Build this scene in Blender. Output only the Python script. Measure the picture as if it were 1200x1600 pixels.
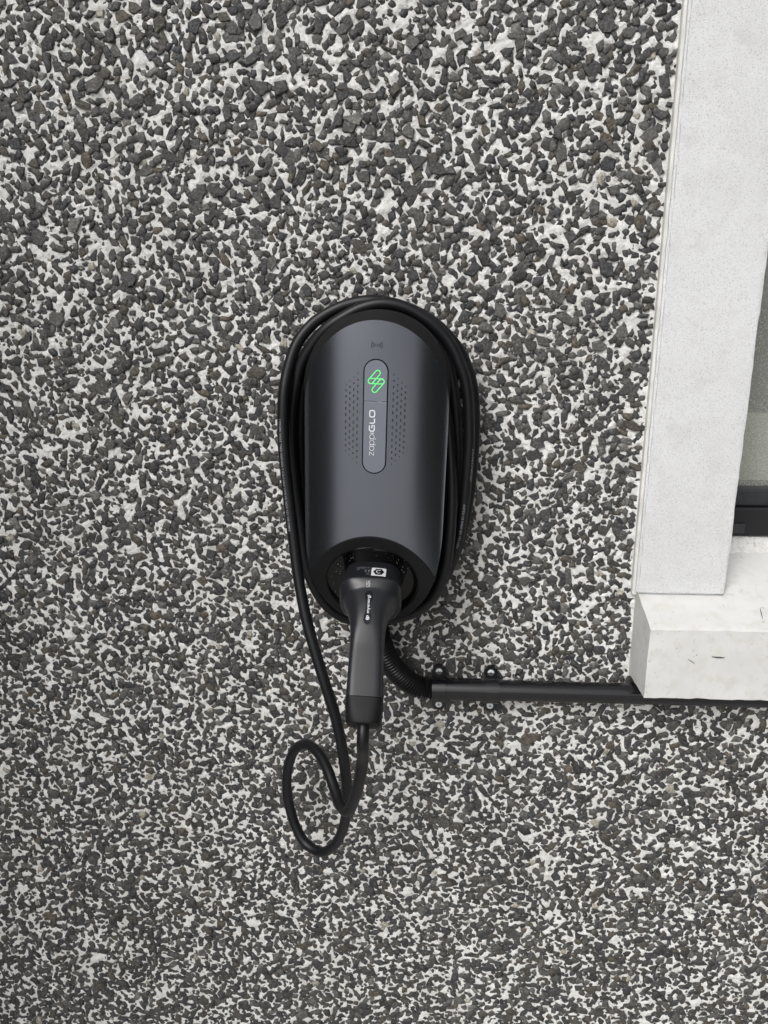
import bpy, bmesh, math, random
import numpy as np
from mathutils import Vector, Matrix

random.seed(7)
rng = np.random.default_rng(11)
for o in list(bpy.data.objects):
    bpy.data.objects.remove(o)
scene = bpy.context.scene
COL = scene.collection
rad = math.radians

# ------------------------------------------------------------------ camera
# wall surface is the plane y = 0, the camera looks along +y, z is up
CAM_D, CAM_Z = 0.90, 1.45
PITCH, YAW, ROLL, FPX = rad(16.41), rad(-4.39), rad(-0.80), 1150.0
_f = Vector((math.sin(YAW) * math.cos(PITCH), math.cos(YAW) * math.cos(PITCH), -math.sin(PITCH)))
_r0 = Vector((math.cos(YAW), -math.sin(YAW), 0))
_u0 = _r0.cross(_f)
_r = math.cos(ROLL) * _r0 + math.sin(ROLL) * _u0
_u = -math.sin(ROLL) * _r0 + math.cos(ROLL) * _u0
CPOS = Vector((0, -CAM_D, CAM_Z))
cam = bpy.data.cameras.new('camera')
cam.sensor_fit = 'HORIZONTAL'
cam.sensor_width = 36.0
cam.lens = 36.0 * FPX / 1200.0
cam.clip_start = 0.02
cam.clip_end = 500
cam_o = bpy.data.objects.new('camera', cam)
cam_o.matrix_world = Matrix(((_r.x, _u.x, -_f.x, CPOS.x), (_r.y, _u.y, -_f.y, CPOS.y), (_r.z, _u.z, -_f.z, CPOS.z), (0, 0, 0, 1)))
COL.objects.link(cam_o)
scene.camera = cam_o

# ------------------------------------------------------------------ sky and sun (overcast)
SUN_EL, SUN_AZ = rad(42), rad(208)          # azimuth clockwise from +y: behind the camera
world = bpy.data.worlds.new('World')
scene.world = world
world.use_nodes = True
wn = world.node_tree
wn.nodes.clear()
sky = wn.nodes.new('ShaderNodeTexSky')
sky.sky_type = 'NISHITA'
sky.sun_disc = False
sky.sun_elevation = SUN_EL
sky.sun_rotation = SUN_AZ
sky.air_density = 1.0
sky.dust_density = 6.0
sky.ozone_density = 1.0
hs = wn.nodes.new('ShaderNodeHueSaturation')
hs.inputs['Saturation'].default_value = 0.22
bg = wn.nodes.new('ShaderNodeBackground')
bg.inputs['Strength'].default_value = 0.15
wo = wn.nodes.new('ShaderNodeOutputWorld')
wn.links.new(sky.outputs[0], hs.inputs['Color'])
wn.links.new(hs.outputs[0], bg.inputs['Color'])
wn.links.new(bg.outputs[0], wo.inputs[0])
sl = bpy.data.lights.new('sun', 'SUN')
sl.energy = 0.9
sl.angle = rad(25)
sl.color = (1.0, 0.985, 0.965)
sun = bpy.data.objects.new('sun', sl)
_sd = Vector((math.sin(SUN_AZ) * math.cos(SUN_EL), math.cos(SUN_AZ) * math.cos(SUN_EL), math.sin(SUN_EL)))
sun.rotation_euler = _sd.to_track_quat('Z', 'Y').to_euler()
sun.location = (0, -4, 5)
COL.objects.link(sun)
vs = scene.view_settings
vs.view_transform = 'Standard'
vs.look = 'None'
vs.gamma = 1.0
vs.use_curve_mapping = False
vs.exposure = 0.08


# ------------------------------------------------------------------ helpers
def at(px, py, d):
    """point seen at photo pixel (px, py) that stands d metres in front of the wall"""
    r = _f + _r * ((px - 600) / FPX) + _u * ((800 - py) / FPX)
    t = (-d - CPOS.y) / r.y
    return CPOS + r * t


def tag(o, label=None, cat=None, group=None, kind=None):
    if label: o['label'] = label
    if cat: o['category'] = cat
    if group: o['group'] = group
    if kind: o['kind'] = kind
    return o


def empty(name, loc=(0, 0, 0), rot=(0, 0, 0)):
    o = bpy.data.objects.new(name, None)
    o.empty_display_size = 0.05
    o.location = loc
    o.rotation_euler = rot
    COL.objects.link(o)
    return o


def mobj(name, verts, faces, mat, parent=None, smooth=False, sharp=None):
    me = bpy.data.meshes.new(name)
    me.from_pydata([tuple(v) for v in verts], [], faces)
    me.materials.append(mat)
    me.validate()
    bm = bmesh.new()
    bm.from_mesh(me)
    bmesh.ops.recalc_face_normals(bm, faces=bm.faces)
    bm.to_mesh(me)
    bm.free()
    if smooth:
        me.polygons.foreach_set('use_smooth', [True] * len(me.polygons))
        if sharp is not None:
            me.set_sharp_from_angle(angle=rad(sharp))
    me.update()
    o = bpy.data.objects.new(name, me)
    o.parent = parent
    COL.objects.link(o)
    return o


class MB:
    def __init__(s): s.v, s.f = [], []
    def add(s, v, f):
        n = len(s.v)
        s.v += [tuple(p) for p in v]
        s.f += [tuple(i + n for i in q) for q in f]
        return s
    def box(s, x0, x1, y0, y1, z0, z1):
        return s.add([(x, y, z) for x in (x0, x1) for y in (y0, y1) for z in (z0, z1)],
                     [(0, 1, 3, 2), (4, 6, 7, 5), (0, 4, 5, 1), (2, 3, 7, 6), (0, 2, 6, 4), (1, 5, 7, 3)])
    def build(s, name, mat, parent=None, smooth=False, sharp=None, bevel=0):
        o = mobj(name, s.v, s.f, mat, parent, smooth, sharp)
        if bevel:
            m = o.modifiers.new('b', 'BEVEL'); m.width = bevel; m.segments = 2; m.limit_method = 'ANGLE'
        return o


def spline(pts, step):
    """centripetal-like Catmull-Rom resampled evenly"""
    P = np.array([tuple(p) for p in pts], float)
    P = np.vstack([2 * P[0] - P[1], P, 2 * P[-1] - P[-2]])
    out = []
    for i in range(1, len(P) - 2):
        p0, p1, p2, p3 = P[i - 1:i + 3]
        t0 = 0; t1 = t0 + max(np.linalg.norm(p1 - p0), 1e-6) ** .5
        t2 = t1 + max(np.linalg.norm(p2 - p1), 1e-6) ** .5
        t3 = t2 + max(np.linalg.norm(p3 - p2), 1e-6) ** .5
        for t in np.linspace(t1, t2, 24, endpoint=False):
            a1 = (t1 - t) / (t1 - t0) * p0 + (t - t0) / (t1 - t0) * p1
            a2 = (t2 - t) / (t2 - t1) * p1 + (t - t1) / (t2 - t1) * p2
            a3 = (t3 - t) / (t3 - t2) * p2 + (t - t2) / (t3 - t2) * p3
            b1 = (t2 - t) / (t2 - t0) * a1 + (t - t0) / (t2 - t0) * a2
            b2 = (t3 - t) / (t3 - t1) * a2 + (t - t1) / (t3 - t1) * a3
            out.append((t2 - t) / (t2 - t1) * b1 + (t - t1) / (t2 - t1) * b2)
    out.append(P[-2])
    out = np.array(out)
    for _ in range(6):
        out[1:-1] = 0.25 * out[:-2] + 0.5 * out[1:-1] + 0.25 * out[2:]
    L = np.concatenate([[0], np.cumsum(np.linalg.norm(np.diff(out, axis=0), axis=1))])
    n = max(int(L[-1] / step), 4)
    s = np.linspace(0, L[-1], n + 1)
    return np.stack([np.interp(s, L, out[:, k]) for k in range(3)], 1)


def frames(C):
    T = np.gradient(C, axis=0)
    T /= np.linalg.norm(T, axis=1)[:, None]
    n = np.cross(T[0], (0.3, 1, 0.1)); n /= np.linalg.norm(n)
    N = [n]
    for i in range(1, len(C)):
        n = N[-1] - T[i] * (N[-1] @ T[i]); n /= np.linalg.norm(n); N.append(n)
    N = np.array(N)
    return T, N, np.cross(T, N)


def tube(C, r, seg=14, cap=True):
    T, N, B = frames(C)
    r = np.broadcast_to(np.array(r, float), (len(C),))
    a = np.linspace(0, 2 * math.pi, seg, endpoint=False)
    V = (C[:, None, :] + r[:, None, None] * (np.cos(a)[None, :, None] * N[:, None, :] + np.sin(a)[None, :, None] * B[:, None, :])).reshape(-1, 3)
    F = []
    for i in range(len(C) - 1):
        for j in range(seg):
            k = (j + 1) % seg
            F.append((i * seg + j, i * seg + k, (i + 1) * seg + k, (i + 1) * seg + j))
    if cap:
        F.append(tuple(range(seg))[::-1]); F.append(tuple((len(C) - 1) * seg + j for j in range(seg)))
    return V, F


def stroke2d(pts, w, closed=False):
    """flat ribbon of width w along 2-d polyline; returns 2-d verts, faces"""
    P = np.array(pts, float); n = len(P)
    V, F = [], []
    for i in range(n):
        a = P[(i - 1) % n] if (closed or i > 0) else P[i]
        b = P[(i + 1) % n] if (closed or i < n - 1) else P[i]
        t = b - a; t = t / max(np.linalg.norm(t), 1e-9); q = np.array((-t[1], t[0])) * w / 2
        V += [P[i] + q, P[i] - q]
    for i in range(n if closed else n - 1):
        j = (i + 1) % n
        F.append((2 * i, 2 * i + 1, 2 * j + 1, 2 * j))
    return V, F


def arc(cx, cy, r, a0, a1, n=14, ry=None):
    ry = r if ry is None else ry
    return [(cx + r * math.cos(rad(a)), cy + ry * math.sin(rad(a))) for a in np.linspace(a0, a1, n)]


def stadium(ax, ay, bx, by, r, n=10):
    """outline of a capsule between two points"""
    th = math.degrees(math.atan2(by - ay, bx - ax))
    return arc(bx, by, r, th - 90, th + 90, n) + arc(ax, ay, r, th + 90, th + 270, n)


def text2d(s, size, bold=0.0, align='CENTER', sx=1.0):
    cu = bpy.data.curves.new('t', 'FONT')
    cu.body = s; cu.size = size; cu.align_x = align; cu.align_y = 'CENTER'; cu.offset = bold; cu.resolution_u = 3
    o = bpy.data.objects.new('t', cu); COL.objects.link(o)
    bpy.context.view_layer.update()
    me = bpy.data.meshes.new_from_object(o.evaluated_get(bpy.context.evaluated_depsgraph_get()))
    V = [(v.co.x * sx, v.co.y) for v in me.vertices]; F = [tuple(p.vertices) for p in me.polygons]
    bpy.data.objects.remove(o); bpy.data.curves.remove(cu); bpy.data.meshes.remove(me)
    return V, F


# ------------------------------------------------------------------ materials
def mat(name, color, rough=0.5, spec=0.5, metal=0.0, bump=None, var=None, rvar=None, coat=0.0):
    """bump=(scale, strength, distance) list; var=(scale, amount, second colour)"""
    m = bpy.data.materials.new(name); m.use_nodes = True
    nt = m.node_tree; b = nt.nodes['Principled BSDF']
    b.inputs['Base Color'].default_value = (*color, 1)
    b.inputs['Roughness'].default_value = rough
    b.inputs['Specular IOR Level'].default_value = spec
    b.inputs['Metallic'].default_value = metal
    b.inputs['Coat Weight'].default_value = coat
    tc = nt.nodes.new('ShaderNodeTexCoord')
    def noise(scale, detail=4, rg=.6):
        n = nt.nodes.new('ShaderNodeTexNoise'); n.inputs['Scale'].default_value = scale
        n.inputs['Detail'].default_value = detail; n.inputs['Roughness'].default_value = rg
        nt.links.new(tc.outputs['Object'], n.inputs['Vector']); return n
    if var:
        src = None
        for i, (sc, lo, hi, c2) in enumerate(var):
            n = noise(sc)
            mr = nt.nodes.new('ShaderNodeMapRange'); mr.inputs[1].default_value = lo; mr.inputs[2].default_value = hi
            nt.links.new(n.outputs[0], mr.inputs[0])
            mx = nt.nodes.new('ShaderNodeMix'); mx.data_type = 'RGBA'
            nt.links.new(mr.outputs[0], mx.inputs[0])
            if src: nt.links.new(src, mx.inputs[6])
            else: mx.inputs[6].default_value = (*color, 1)
            mx.inputs[7].default_value = (*c2, 1)
            src = mx.outputs[2]
        nt.links.new(src, b.inputs['Base Color'])
    if rvar:
        n = noise(rvar[0]); mr = nt.nodes.new('ShaderNodeMapRange')
        mr.inputs[1].default_value = .3; mr.inputs[2].default_value = .7
        mr.inputs[3].default_value = rvar[1]; mr.inputs[4].default_value = rvar[2]
        nt.links.new(n.outputs[0], mr.inputs[0]); nt.links.new(mr.outputs[0], b.inputs['Roughness'])
    if bump:
        prev = None
        for sc, st, di in bump:
            n = noise(sc, 5, .65); bp = nt.nodes.new('ShaderNodeBump')
            bp.inputs['Strength'].default_value = st; bp.inputs['Distance'].default_value = di
            nt.links.new(n.outputs[0], bp.inputs['Height'])
            if prev: nt.links.new(prev, bp.inputs['Normal'])
            prev = bp.outputs[0]
        nt.links.new(prev, b.inputs['Normal'])
    return m


M = {}
M['mortar'] = mat('white_render', (.82, .82, .812), .9, .3,
                  bump=[(300, .9, .0032), (1100, .7, .0012)],
                  var=[(9, .45, .75, (.68, .67, .645)), (200, .52, .74, (.50, .485, .45))])
M['paint'] = mat('white_masonry_paint', (.765, .778, .795), .85, .3,
                 bump=[(600, .9, .0018), (1500, .6, .0008)],
                 var=[(5, .42, .75, (.68, .69, .702)), (38, .5, .75, (.68, .685, .69)), (800, .54, .68, (.47, .48, .49))])
M['sillpaint'] = mat('white_sill_paint', (.64, .642, .638), .75, .3,
                     bump=[(60, .15, .002), (900, .2, .0004)],
                     var=[(9, .42, .68, (.555, .552, .54)), (60, .5, .70, (.56, .55, .525)), (240, .64, .72, (.42, .41, .39))])
M['sealant'] = mat('grey_sealant', (.66, .66, .64), .8, .3, bump=[(300, .4, .001)], var=[(40, .4, .7, (.52, .52, .50))])
M['concrete'] = mat('driveway_concrete', (.42, .415, .40), .9, .3, bump=[(60, .5, .004)], var=[(2, .4, .7, (.36, .355, .34)), (40, .45, .7, (.46, .45, .43))])
M['satin'] = mat('satin_black_panel', (.225, .241, .285), .25, .5, .97)
M['bar'] = mat('display_bar', (.32, .35, .42), .22, .5, .97)
M['matte'] = mat('matte_black_plastic', (.008, .0082, .009), .5, .18, bump=[(2500, .1, .0002)])
M['gloss'] = mat('gloss_black_plastic', (.003, .003, .0035), .05, .3)
M['rubber'] = mat('black_cable_rubber', (.007, .0075, .009), .38, .32, bump=[(900, .12, .0003)], rvar=(40, .36, .46))
M['plug'] = mat('plug_plastic', (.013, .0138, .017), .36, .42, bump=[(3000, .1, .0002)], rvar=(60, .29, .35))
M['pvc'] = mat('black_pvc', (.006, .006, .0075), .13, .6, bump=[(25, .05, .002)])
M['flex'] = mat('black_flex_pvc', (.011, .011, .0125), .36, .6)
M['screw'] = mat('zinc_screw', (.72, .76, .78), .5, .5, .15)
M['frame'] = mat('dark_grey_window_frame', (.028, .030, .036), .38, .5, bump=[(400, .3, .0004)], var=[(120, .45, .7, (.018, .019, .022))])
M['whiteink'] = mat('white_ink', (.72, .75, .80), .5, .4)
M['greyink'] = mat('grey_ink', (.30, .31, .34), .6, .3)
M['cableink'] = mat('cable_ink', (.30, .31, .35), .6, .3)
M['label'] = mat('label_white', (.60, .61, .64), .5, .4)
M['black'] = mat('black_ink', (.004, .004, .006), .4, .2)
M['slot'] = mat('slot_black', (.003, .003, .004), .7, .1)
M['dust'] = mat('dust', (.5, .48, .44), .9, .2)
M['scuff'] = mat('scuff', (.09, .09, .095), .8, .2)
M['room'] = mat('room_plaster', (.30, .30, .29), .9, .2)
M['blind'] = mat('pale_interior', (.84, .83, .79), .8, .3)

# stones: every chip has its own grey
def stone_mat():
    m = bpy.data.materials.new('dark_stone'); m.use_nodes = True
    nt = m.node_tree; b = nt.nodes['Principled BSDF']
    geo = nt.nodes.new('ShaderNodeNewGeometry'); oi = nt.nodes.new('ShaderNodeObjectInfo')
    add = nt.nodes.new('ShaderNodeMath'); add.operation = 'ADD'
    fr = nt.nodes.new('ShaderNodeMath'); fr.operation = 'FRACT'
    nt.links.new(geo.outputs['Random Per Island'], add.inputs[0]); nt.links.new(oi.outputs['Random'], add.inputs[1])
    nt.links.new(add.outputs[0], fr.inputs[0])
    cr = nt.nodes.new('ShaderNodeValToRGB'); cr.color_ramp.interpolation = 'CONSTANT'
    cols = [(0, (.040, .040, .039)), (.16, (.056, .056, .056)), (.34, (.072, .070, .067)), (.5, (.048, .049, .052)), (.64, (.082, .080, .076)),
            (.78, (.074, .066, .056)), (.87, (.112, .109, .104)), (.945, (.086, .074, .060)), (.975, (.11, .093, .075)), (.984, (.16, .155, .145)), (.994, (.34, .32, .27))]
    e = cr.color_ramp.elements
    e[0].position = 0; e[0].color = (*cols[0][1], 1)
    e[1].position = cols[1][0]; e[1].color = (*cols[1][1], 1)
    for p, c in cols[2:]:
        x = e.new(p); x.color = (*c, 1)
    nt.links.new(fr.outputs[0], cr.inputs[0])
    n = nt.nodes.new('ShaderNodeTexNoise'); n.inputs['Scale'].default_value = 330; n.inputs['Detail'].default_value = 6
    nt.links.new(geo.outputs['Position'], n.inputs['Vector'])
    mr = nt.nodes.new('ShaderNodeMapRange'); mr.inputs[1].default_value = .3; mr.inputs[2].default_value = .75; mr.inputs[3].default_value = .42; mr.inputs[4].default_value = 1.55
    nt.links.new(n.outputs[0], mr.inputs[0])
    mu = nt.nodes.new('ShaderNodeMix'); mu.data_type = 'RGBA'; mu.blend_type = 'MULTIPLY'; mu.inputs[0].default_value = 1
    nt.links.new(cr.outputs[0], mu.inputs[6]); nt.links.new(mr.outputs[0], mu.inputs[7])
    # smears of white render on the chips
    n2 = nt.nodes.new('ShaderNodeTexNoise'); n2.inputs['Scale'].default_value = 330; n2.inputs['Detail'].default_value = 6; n2.inputs['Roughness'].default_value = .7
    nt.links.new(geo.outputs['Position'], n2.inputs['Vector'])
    m2 = nt.nodes.new('ShaderNodeMapRange'); m2.inputs[1].default_value = .61; m2.inputs[2].default_value = .70; m2.inputs[4].default_value = .6
    nt.links.new(n2.outputs[0], m2.inputs[0])
    mx = nt.nodes.new('ShaderNodeMix'); mx.data_type = 'RGBA'
    nt.links.new(m2.outputs[0], mx.inputs[0]); nt.links.new(mu.outputs[2], mx.inputs[6]); mx.inputs[7].default_value = (.42, .41, .39, 1)
    nt.links.new(mx.outputs[2], b.inputs['Base Color'])
    b.inputs['Roughness'].default_value = .62
    b.inputs['Specular IOR Level'].default_value = .45
    bp = nt.nodes.new('ShaderNodeBump'); bp.inputs['Strength'].default_value = .8; bp.inputs['Distance'].default_value = .0018
    n3 = nt.nodes.new('ShaderNodeTexNoise'); n3.inputs['Scale'].default_value = 500; n3.inputs['Detail'].default_value = 4
    nt.links.new(geo.outputs['Position'], n3.inputs['Vector']); nt.links.new(n3.outputs[0], bp.inputs['Height'])
    nt.links.new(bp.outputs[0], b.inputs['Normal'])
    return m
M['stone'] = stone_mat()

# distant wall surface: same chips, too far off the picture to be built one by one
def far_wall_mat():
    m = bpy.data.materials.new('far_dash'); m.use_nodes = True
    nt = m.node_tree; b = nt.nodes['Principled BSDF']
    tc = nt.nodes.new('ShaderNodeTexCoord')
    v = nt.nodes.new('ShaderNodeTexVoronoi'); v.inputs['Scale'].default_value = 88
    nt.links.new(tc.outputs['Object'], v.inputs['Vector'])
    mr = nt.nodes.new('ShaderNodeMapRange'); mr.inputs[1].default_value = .42; mr.inputs[2].default_value = .5
    nt.links.new(v.outputs['Distance'], mr.inputs[0])
    mx = nt.nodes.new('ShaderNodeMix'); mx.data_type = 'RGBA'
    mx.inputs[6].default_value = (.07, .07, .068, 1); mx.inputs[7].default_value = (.62, .61, .58, 1)
    nt.links.new(mr.outputs[0], mx.inputs[0]); nt.links.new(mx.outputs[2], b.inputs['Base Color'])
    b.inputs['Roughness'].default_value = .8
    bp = nt.nodes.new('ShaderNodeBump'); bp.inputs['Distance'].default_value = .003; bp.invert = True
    nt.links.new(v.outputs['Distance'], bp.inputs['Height']); nt.links.new(bp.outputs[0], b.inputs['Normal'])
    return m
M['farwall'] = far_wall_mat()

def emit_mat():
    m = bpy.data.materials.new('green_led'); m.use_nodes = True
    b = m.node_tree.nodes['Principled BSDF']
    b.inputs['Base Color'].default_value = (.05, .3, .1, 1)
    b.inputs['Emission Color'].default_value = (.10, .80, .17, 1)
    b.inputs['Emission Strength'].default_value = 1.0
    return m
M['led'] = emit_mat()

def glass_mat():
    # patterned glass: part of the light passes, part is scattered by the pressed surface
    m = bpy.data.materials.new('obscured_glass'); m.use_nodes = True
    nt = m.node_tree; b = nt.nodes['Principled BSDF']
    b.inputs['Base Color'].default_value = (.46, .47, .44, 1)
    b.inputs['Roughness'].default_value = .22
    tc = nt.nodes.new('ShaderNodeTexCoord')
    n = nt.nodes.new('ShaderNodeTexNoise'); n.inputs['Scale'].default_value = 420; n.inputs['Detail'].default_value = 2
    nt.links.new(tc.outputs['Object'], n.inputs['Vector'])
    bp = nt.nodes.new('ShaderNodeBump'); bp.inputs['Strength'].default_value = .8; bp.inputs['Distance'].default_value = .0022
    nt.links.new(n.outputs[0], bp.inputs['Height']); nt.links.new(bp.outputs[0], b.inputs['Normal'])
    tr = nt.nodes.new('ShaderNodeBsdfTransparent'); tr.inputs[0].default_value = (.93, .95, .92, 1)
    mx = nt.nodes.new('ShaderNodeMixShader')
    mr = nt.nodes.new('ShaderNodeMapRange'); mr.inputs[1].default_value = .3; mr.inputs[2].default_value = .7; mr.inputs[3].default_value = .25; mr.inputs[4].default_value = .5
    nt.links.new(n.outputs[0], mr.inputs[0]); nt.links.new(mr.outputs[0], mx.inputs[0])
    nt.links.new(tr.outputs[0], mx.inputs[1]); nt.links.new(b.outputs[0], mx.inputs[2])
    nt.links.new(mx.outputs[0], nt.nodes['Material Output'].inputs[0])
    return m
M['glass'] = glass_mat()

# ------------------------------------------------------------------ ground
tag(MB().add([(-40, -60, 0), (40, -60, 0), (40, 0.05, 0), (-40, 0.05, 0)], [(0, 1, 2, 3)]).build('ground', M['concrete']), kind='structure')

# ------------------------------------------------------------------ house wall
# window opening
WX0, WX1, WZ0, WZ1 = 0.3587, 1.15, 1.09, 2.20       # clear opening between the surrounds
SX0, SX1 = 0.2502, 1.26                             # outer edges of the surround
wall = empty('house_wall')
tag(wall, 'house wall of dark grey stone chips dashed into white render', 'wall')
core = MB()
HX0, HX1 = 0.30, 1.21
core.box(-6, HX0, .0008, .25, -.2, 3.2)
core.box(HX1, 6, .0008, .25, -.2, 3.2)
core.box(HX0, HX1, .0008, .25, -.2, 1.0)
core.box(HX0, HX1, .0008, .25, 2.25, 3.2)
core.build('wall_core', M['farwall'], wall)

# occupancy raster (1 mm) for chip placement
GX0, GX1, GZ0, GZ1 = -1.16, 0.86, 0.12, 1.98
nx, nz = int((GX1 - GX0) * 1000), int((GZ1 - GZ0) * 1000)
occ = np.zeros((nx, nz), np.uint8)

def smooth_noise(shape, cell, seed):
    r = np.random.default_rng(seed)
    gx, gz = shape[0] // cell + 3, shape[1] // cell + 3
    g = r.random((gx, gz))
    x = np.arange(shape[0]) / cell; z = np.arange(shape[1]) / cell
    xi, zi = x.astype(int), z.astype(int); fx, fz = x - xi, z - zi
    fx = fx * fx * (3 - 2 * fx); fz = fz * fz * (3 - 2 * fz)
    a = g[np.ix_(xi, zi)]; b = g[np.ix_(xi + 1, zi)]; c = g[np.ix_(xi, zi + 1)]; d = g[np.ix_(xi + 1, zi + 1)]
    fx = fx[:, None]; fz = fz[None, :]
    return (a * (1 - fx) + b * fx) * (1 - fz) + (c * (1 - fx) + d * fx) * fz

dens = .55 * smooth_noise((nx, nz), 26, 1) + .45 * smooth_noise((nx, nz), 11, 2)

# chip shapes: angular, flat, faceted
def chip(r):
    n = int(r.integers(4, 8))
    a = np.sort(np.linspace(0, 2 * np.pi, n, endpoint=False) + r.uniform(-.4, .4, n))
    q = r.uniform(.55, 1.25, n); el = r.uniform(.48, .95)
    ring = np.stack([np.cos(a) * q, np.sin(a) * q * el], 1)
    ring /= np.sqrt(el)
    V = []
    for p in ring: V.append((p[0] * .9, .75, p[1] * .9))            # buried foot
    for p in ring: V.append((p[0], -r.uniform(.35, .7), p[1]))      # widest outline
    tx, tz = r.uniform(-.34, .34, 2); k = r.uniform(.72, .95); hh = r.uniform(.72, 1.1)
    for p in ring:
        kk = k * r.uniform(.85, 1.1)
        x, z = p[0] * kk, p[1] * kk
        V.append((x, -(hh + tx * x + tz * z), z))
    c = r.uniform(-.2, .2, 2)
    V.append((c[0], -(hh + tx * c[0] + tz * c[1] + r.uniform(-.02, .14)), c[1]))
    F = []
    for j in range(n):
        k2 = (j + 1) % n
        F.append((j, k2, n + k2)); F.append((j, n + k2, n + j))
        F.append((n + j, n + k2, 2 * n + k2)); F.append((n + j, 2 * n + k2, 2 * n + j))
        F.append((2 * n + j, 2 * n + k2, 3 * n))
    return np.array(V), np.array(F)

NV = 72
chips = [chip(rng) for _ in range(NV)]
stones = []          # x, z, radius, variant, angle, sink, squash
classes = [(7.8, 700), (6.6, 4500), (5.5, 22000), (4.6, 46000), (3.7, 60000), (2.9, 60000), (2.1, 40000)]
disc_cache = {}
def disc(ri):
    if ri not in disc_cache:
        g = np.arange(-ri, ri + 1); disc_cache[ri] = ((g[:, None] ** 2 + g[None, :] ** 2) <= ri * ri + .5).astype(np.uint8)
    return disc_cache[ri]
for rmm, tries in classes:
    xs = rng.integers(14, nx - 14, tries); zs = rng.integers(14, nz - 14, tries)
    rr = rmm * rng.uniform(.88, 1.14, tries); keep = rng.random(tries)
    for i in range(tries):
        x, z, r = int(xs[i]), int(zs[i]), rr[i]
        wx, wz = GX0 + x * .001, GZ0 + z * .001
        if wx + r * .0009 > (.2485 if wz > 1.076 else .2535) and wz + r * .0009 > .962: continue
        if dens[x, z] < .13 + .15 * keep[i]: continue
        ri = max(int(round(r * .93)), 1)
        sl_ = occ[x - ri:x + ri + 1, z - ri:z + ri + 1]; d = disc(ri)
        if (sl_ * d).sum() > .30 * d.sum(): continue
        np.maximum(sl_, d, out=sl_)
        stones.append((wx, wz, r * .001, int(rng.integers(NV)), rng.uniform(0, 6.283), rng.uniform(-.35, .35), rng.uniform(.5, 1.1)))
S = np.array(stones)

def stone_matrix(s):
    x, z, r, v, a, sink, sq = s
    hgt = .0012 + r * sq * .42
    t = Matrix.Translation((x, hgt * sink + .0004, z)) @ Matrix.Rotation(a, 4, 'Y') @ Matrix.Diagonal((r * 1.24, hgt, r * 1.24, 1))
    return t

# apparent size in the photograph picks the 300 chips that become objects of their own
vis = []
for i, s in enumerate(stones):
    v = Vector((s[0], 0, s[1])) - CPOS
    w = v.dot(_f); px = 600 + FPX * v.dot(_r) / w; py = 800 - FPX * v.dot(_u) / w
    hid = (425 < px < 760 and 455 < py < 990) or px < 12 or px > 1188 or py < 12 or py > 1588
    vis.append(0 if hid else s[2] / w)
order = np.argsort(-np.array(vis))
single = set(int(i) for i in order[:300])
chip_mesh = []
for V, F in chips:
    me = bpy.data.meshes.new('stone'); me.from_pydata([tuple(p) for p in V], [], [tuple(int(k) for k in f) for f in F]); me.materials.append(M['stone']); me.update(); chip_mesh.append(me)
for i in order[:300]:
    s = stones[int(i)]
    o = bpy.data.objects.new('stone', chip_mesh[s[3]]); o.parent = wall; o.matrix_local = stone_matrix(s); COL.objects.link(o)
AV, AF, nv = [], [], 0
for i, s in enumerate(stones):
    if i in single: continue
    V, F = chips[s[3]]
    x, z, r, _, a, sink, sq = s
    h = .0012 + r * sq * .42; ca, sa = math.cos(a), math.sin(a)
    X, Y, Z = V[:, 0] * r * 1.24, V[:, 1] * h, V[:, 2] * r * 1.24
    AV.append(np.stack([x + ca * X + sa * Z, Y + h * sink + .0004, z - sa * X + ca * Z], 1)); AF.append(F + nv); nv += len(V)
AV = np.concatenate(AV).astype(np.float32); AF = np.concatenate(AF).astype(np.int32)
def fast_mesh(name, V, F, material):
    me = bpy.data.meshes.new(name)
    k = F.shape[1]
    me.vertices.add(len(V)); me.vertices.foreach_set('co', V.ravel())
    me.loops.add(F.size); me.loops.foreach_set('vertex_index', F.ravel())
    me.polygons.add(len(F)); me.polygons.foreach_set('loop_start', np.arange(0, F.size, k, dtype=np.int32))
    me.materials.append(material); me.update(calc_edges=True); me.validate()
    return me
o = bpy.data.objects.new('stone_chips', fast_mesh('stone_chips', AV, AF, M['stone'])); o.parent = wall; COL.objects.link(o)
tag(o, kind='stuff')

# white render bed: squeezed up between the chips
def blur(a, k):
    for ax in (0, 1):
        p = np.pad(a, [(k, k) if i == ax else (0, 0) for i in (0, 1)], mode='edge')
        c = np.cumsum(p, axis=ax, dtype=np.float32)
        c = np.concatenate([np.zeros_like(np.take(c, [0], ax)), c], ax)
        n = a.shape[ax]
        a = (np.take(c, range(2 * k + 1, 2 * k + 1 + n), ax) - np.take(c, range(0, n), ax)) / (2 * k + 1)
    return a
of = blur(occ.astype(np.float32), 1)
gap = 1 - blur(of, 2)
bed = .0003 + .0020 * gap * (.2 + 1.0 * smooth_noise((nx, nz), 9, 5)) + .0020 * (smooth_noise((nx, nz), 5, 6) - .45) + .0013 * (smooth_noise((nx, nz), 2, 7) - .5)
print('chips', len(stones), 'cover', occ.mean())
BX0, BX1, BZ0, BZ1, ST = -0.86, 0.64, 0.19, 1.86, 2
ix = np.arange(int((BX0 - GX0) * 1000), int((BX1 - GX0) * 1000), ST); iz = np.arange(int((BZ0 - GZ0) * 1000), int((BZ1 - GZ0) * 1000), ST)
hh = bed[np.ix_(ix, iz)]
gxw = GX0 + ix * .001; gzw = GZ0 + iz * .001
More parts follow.
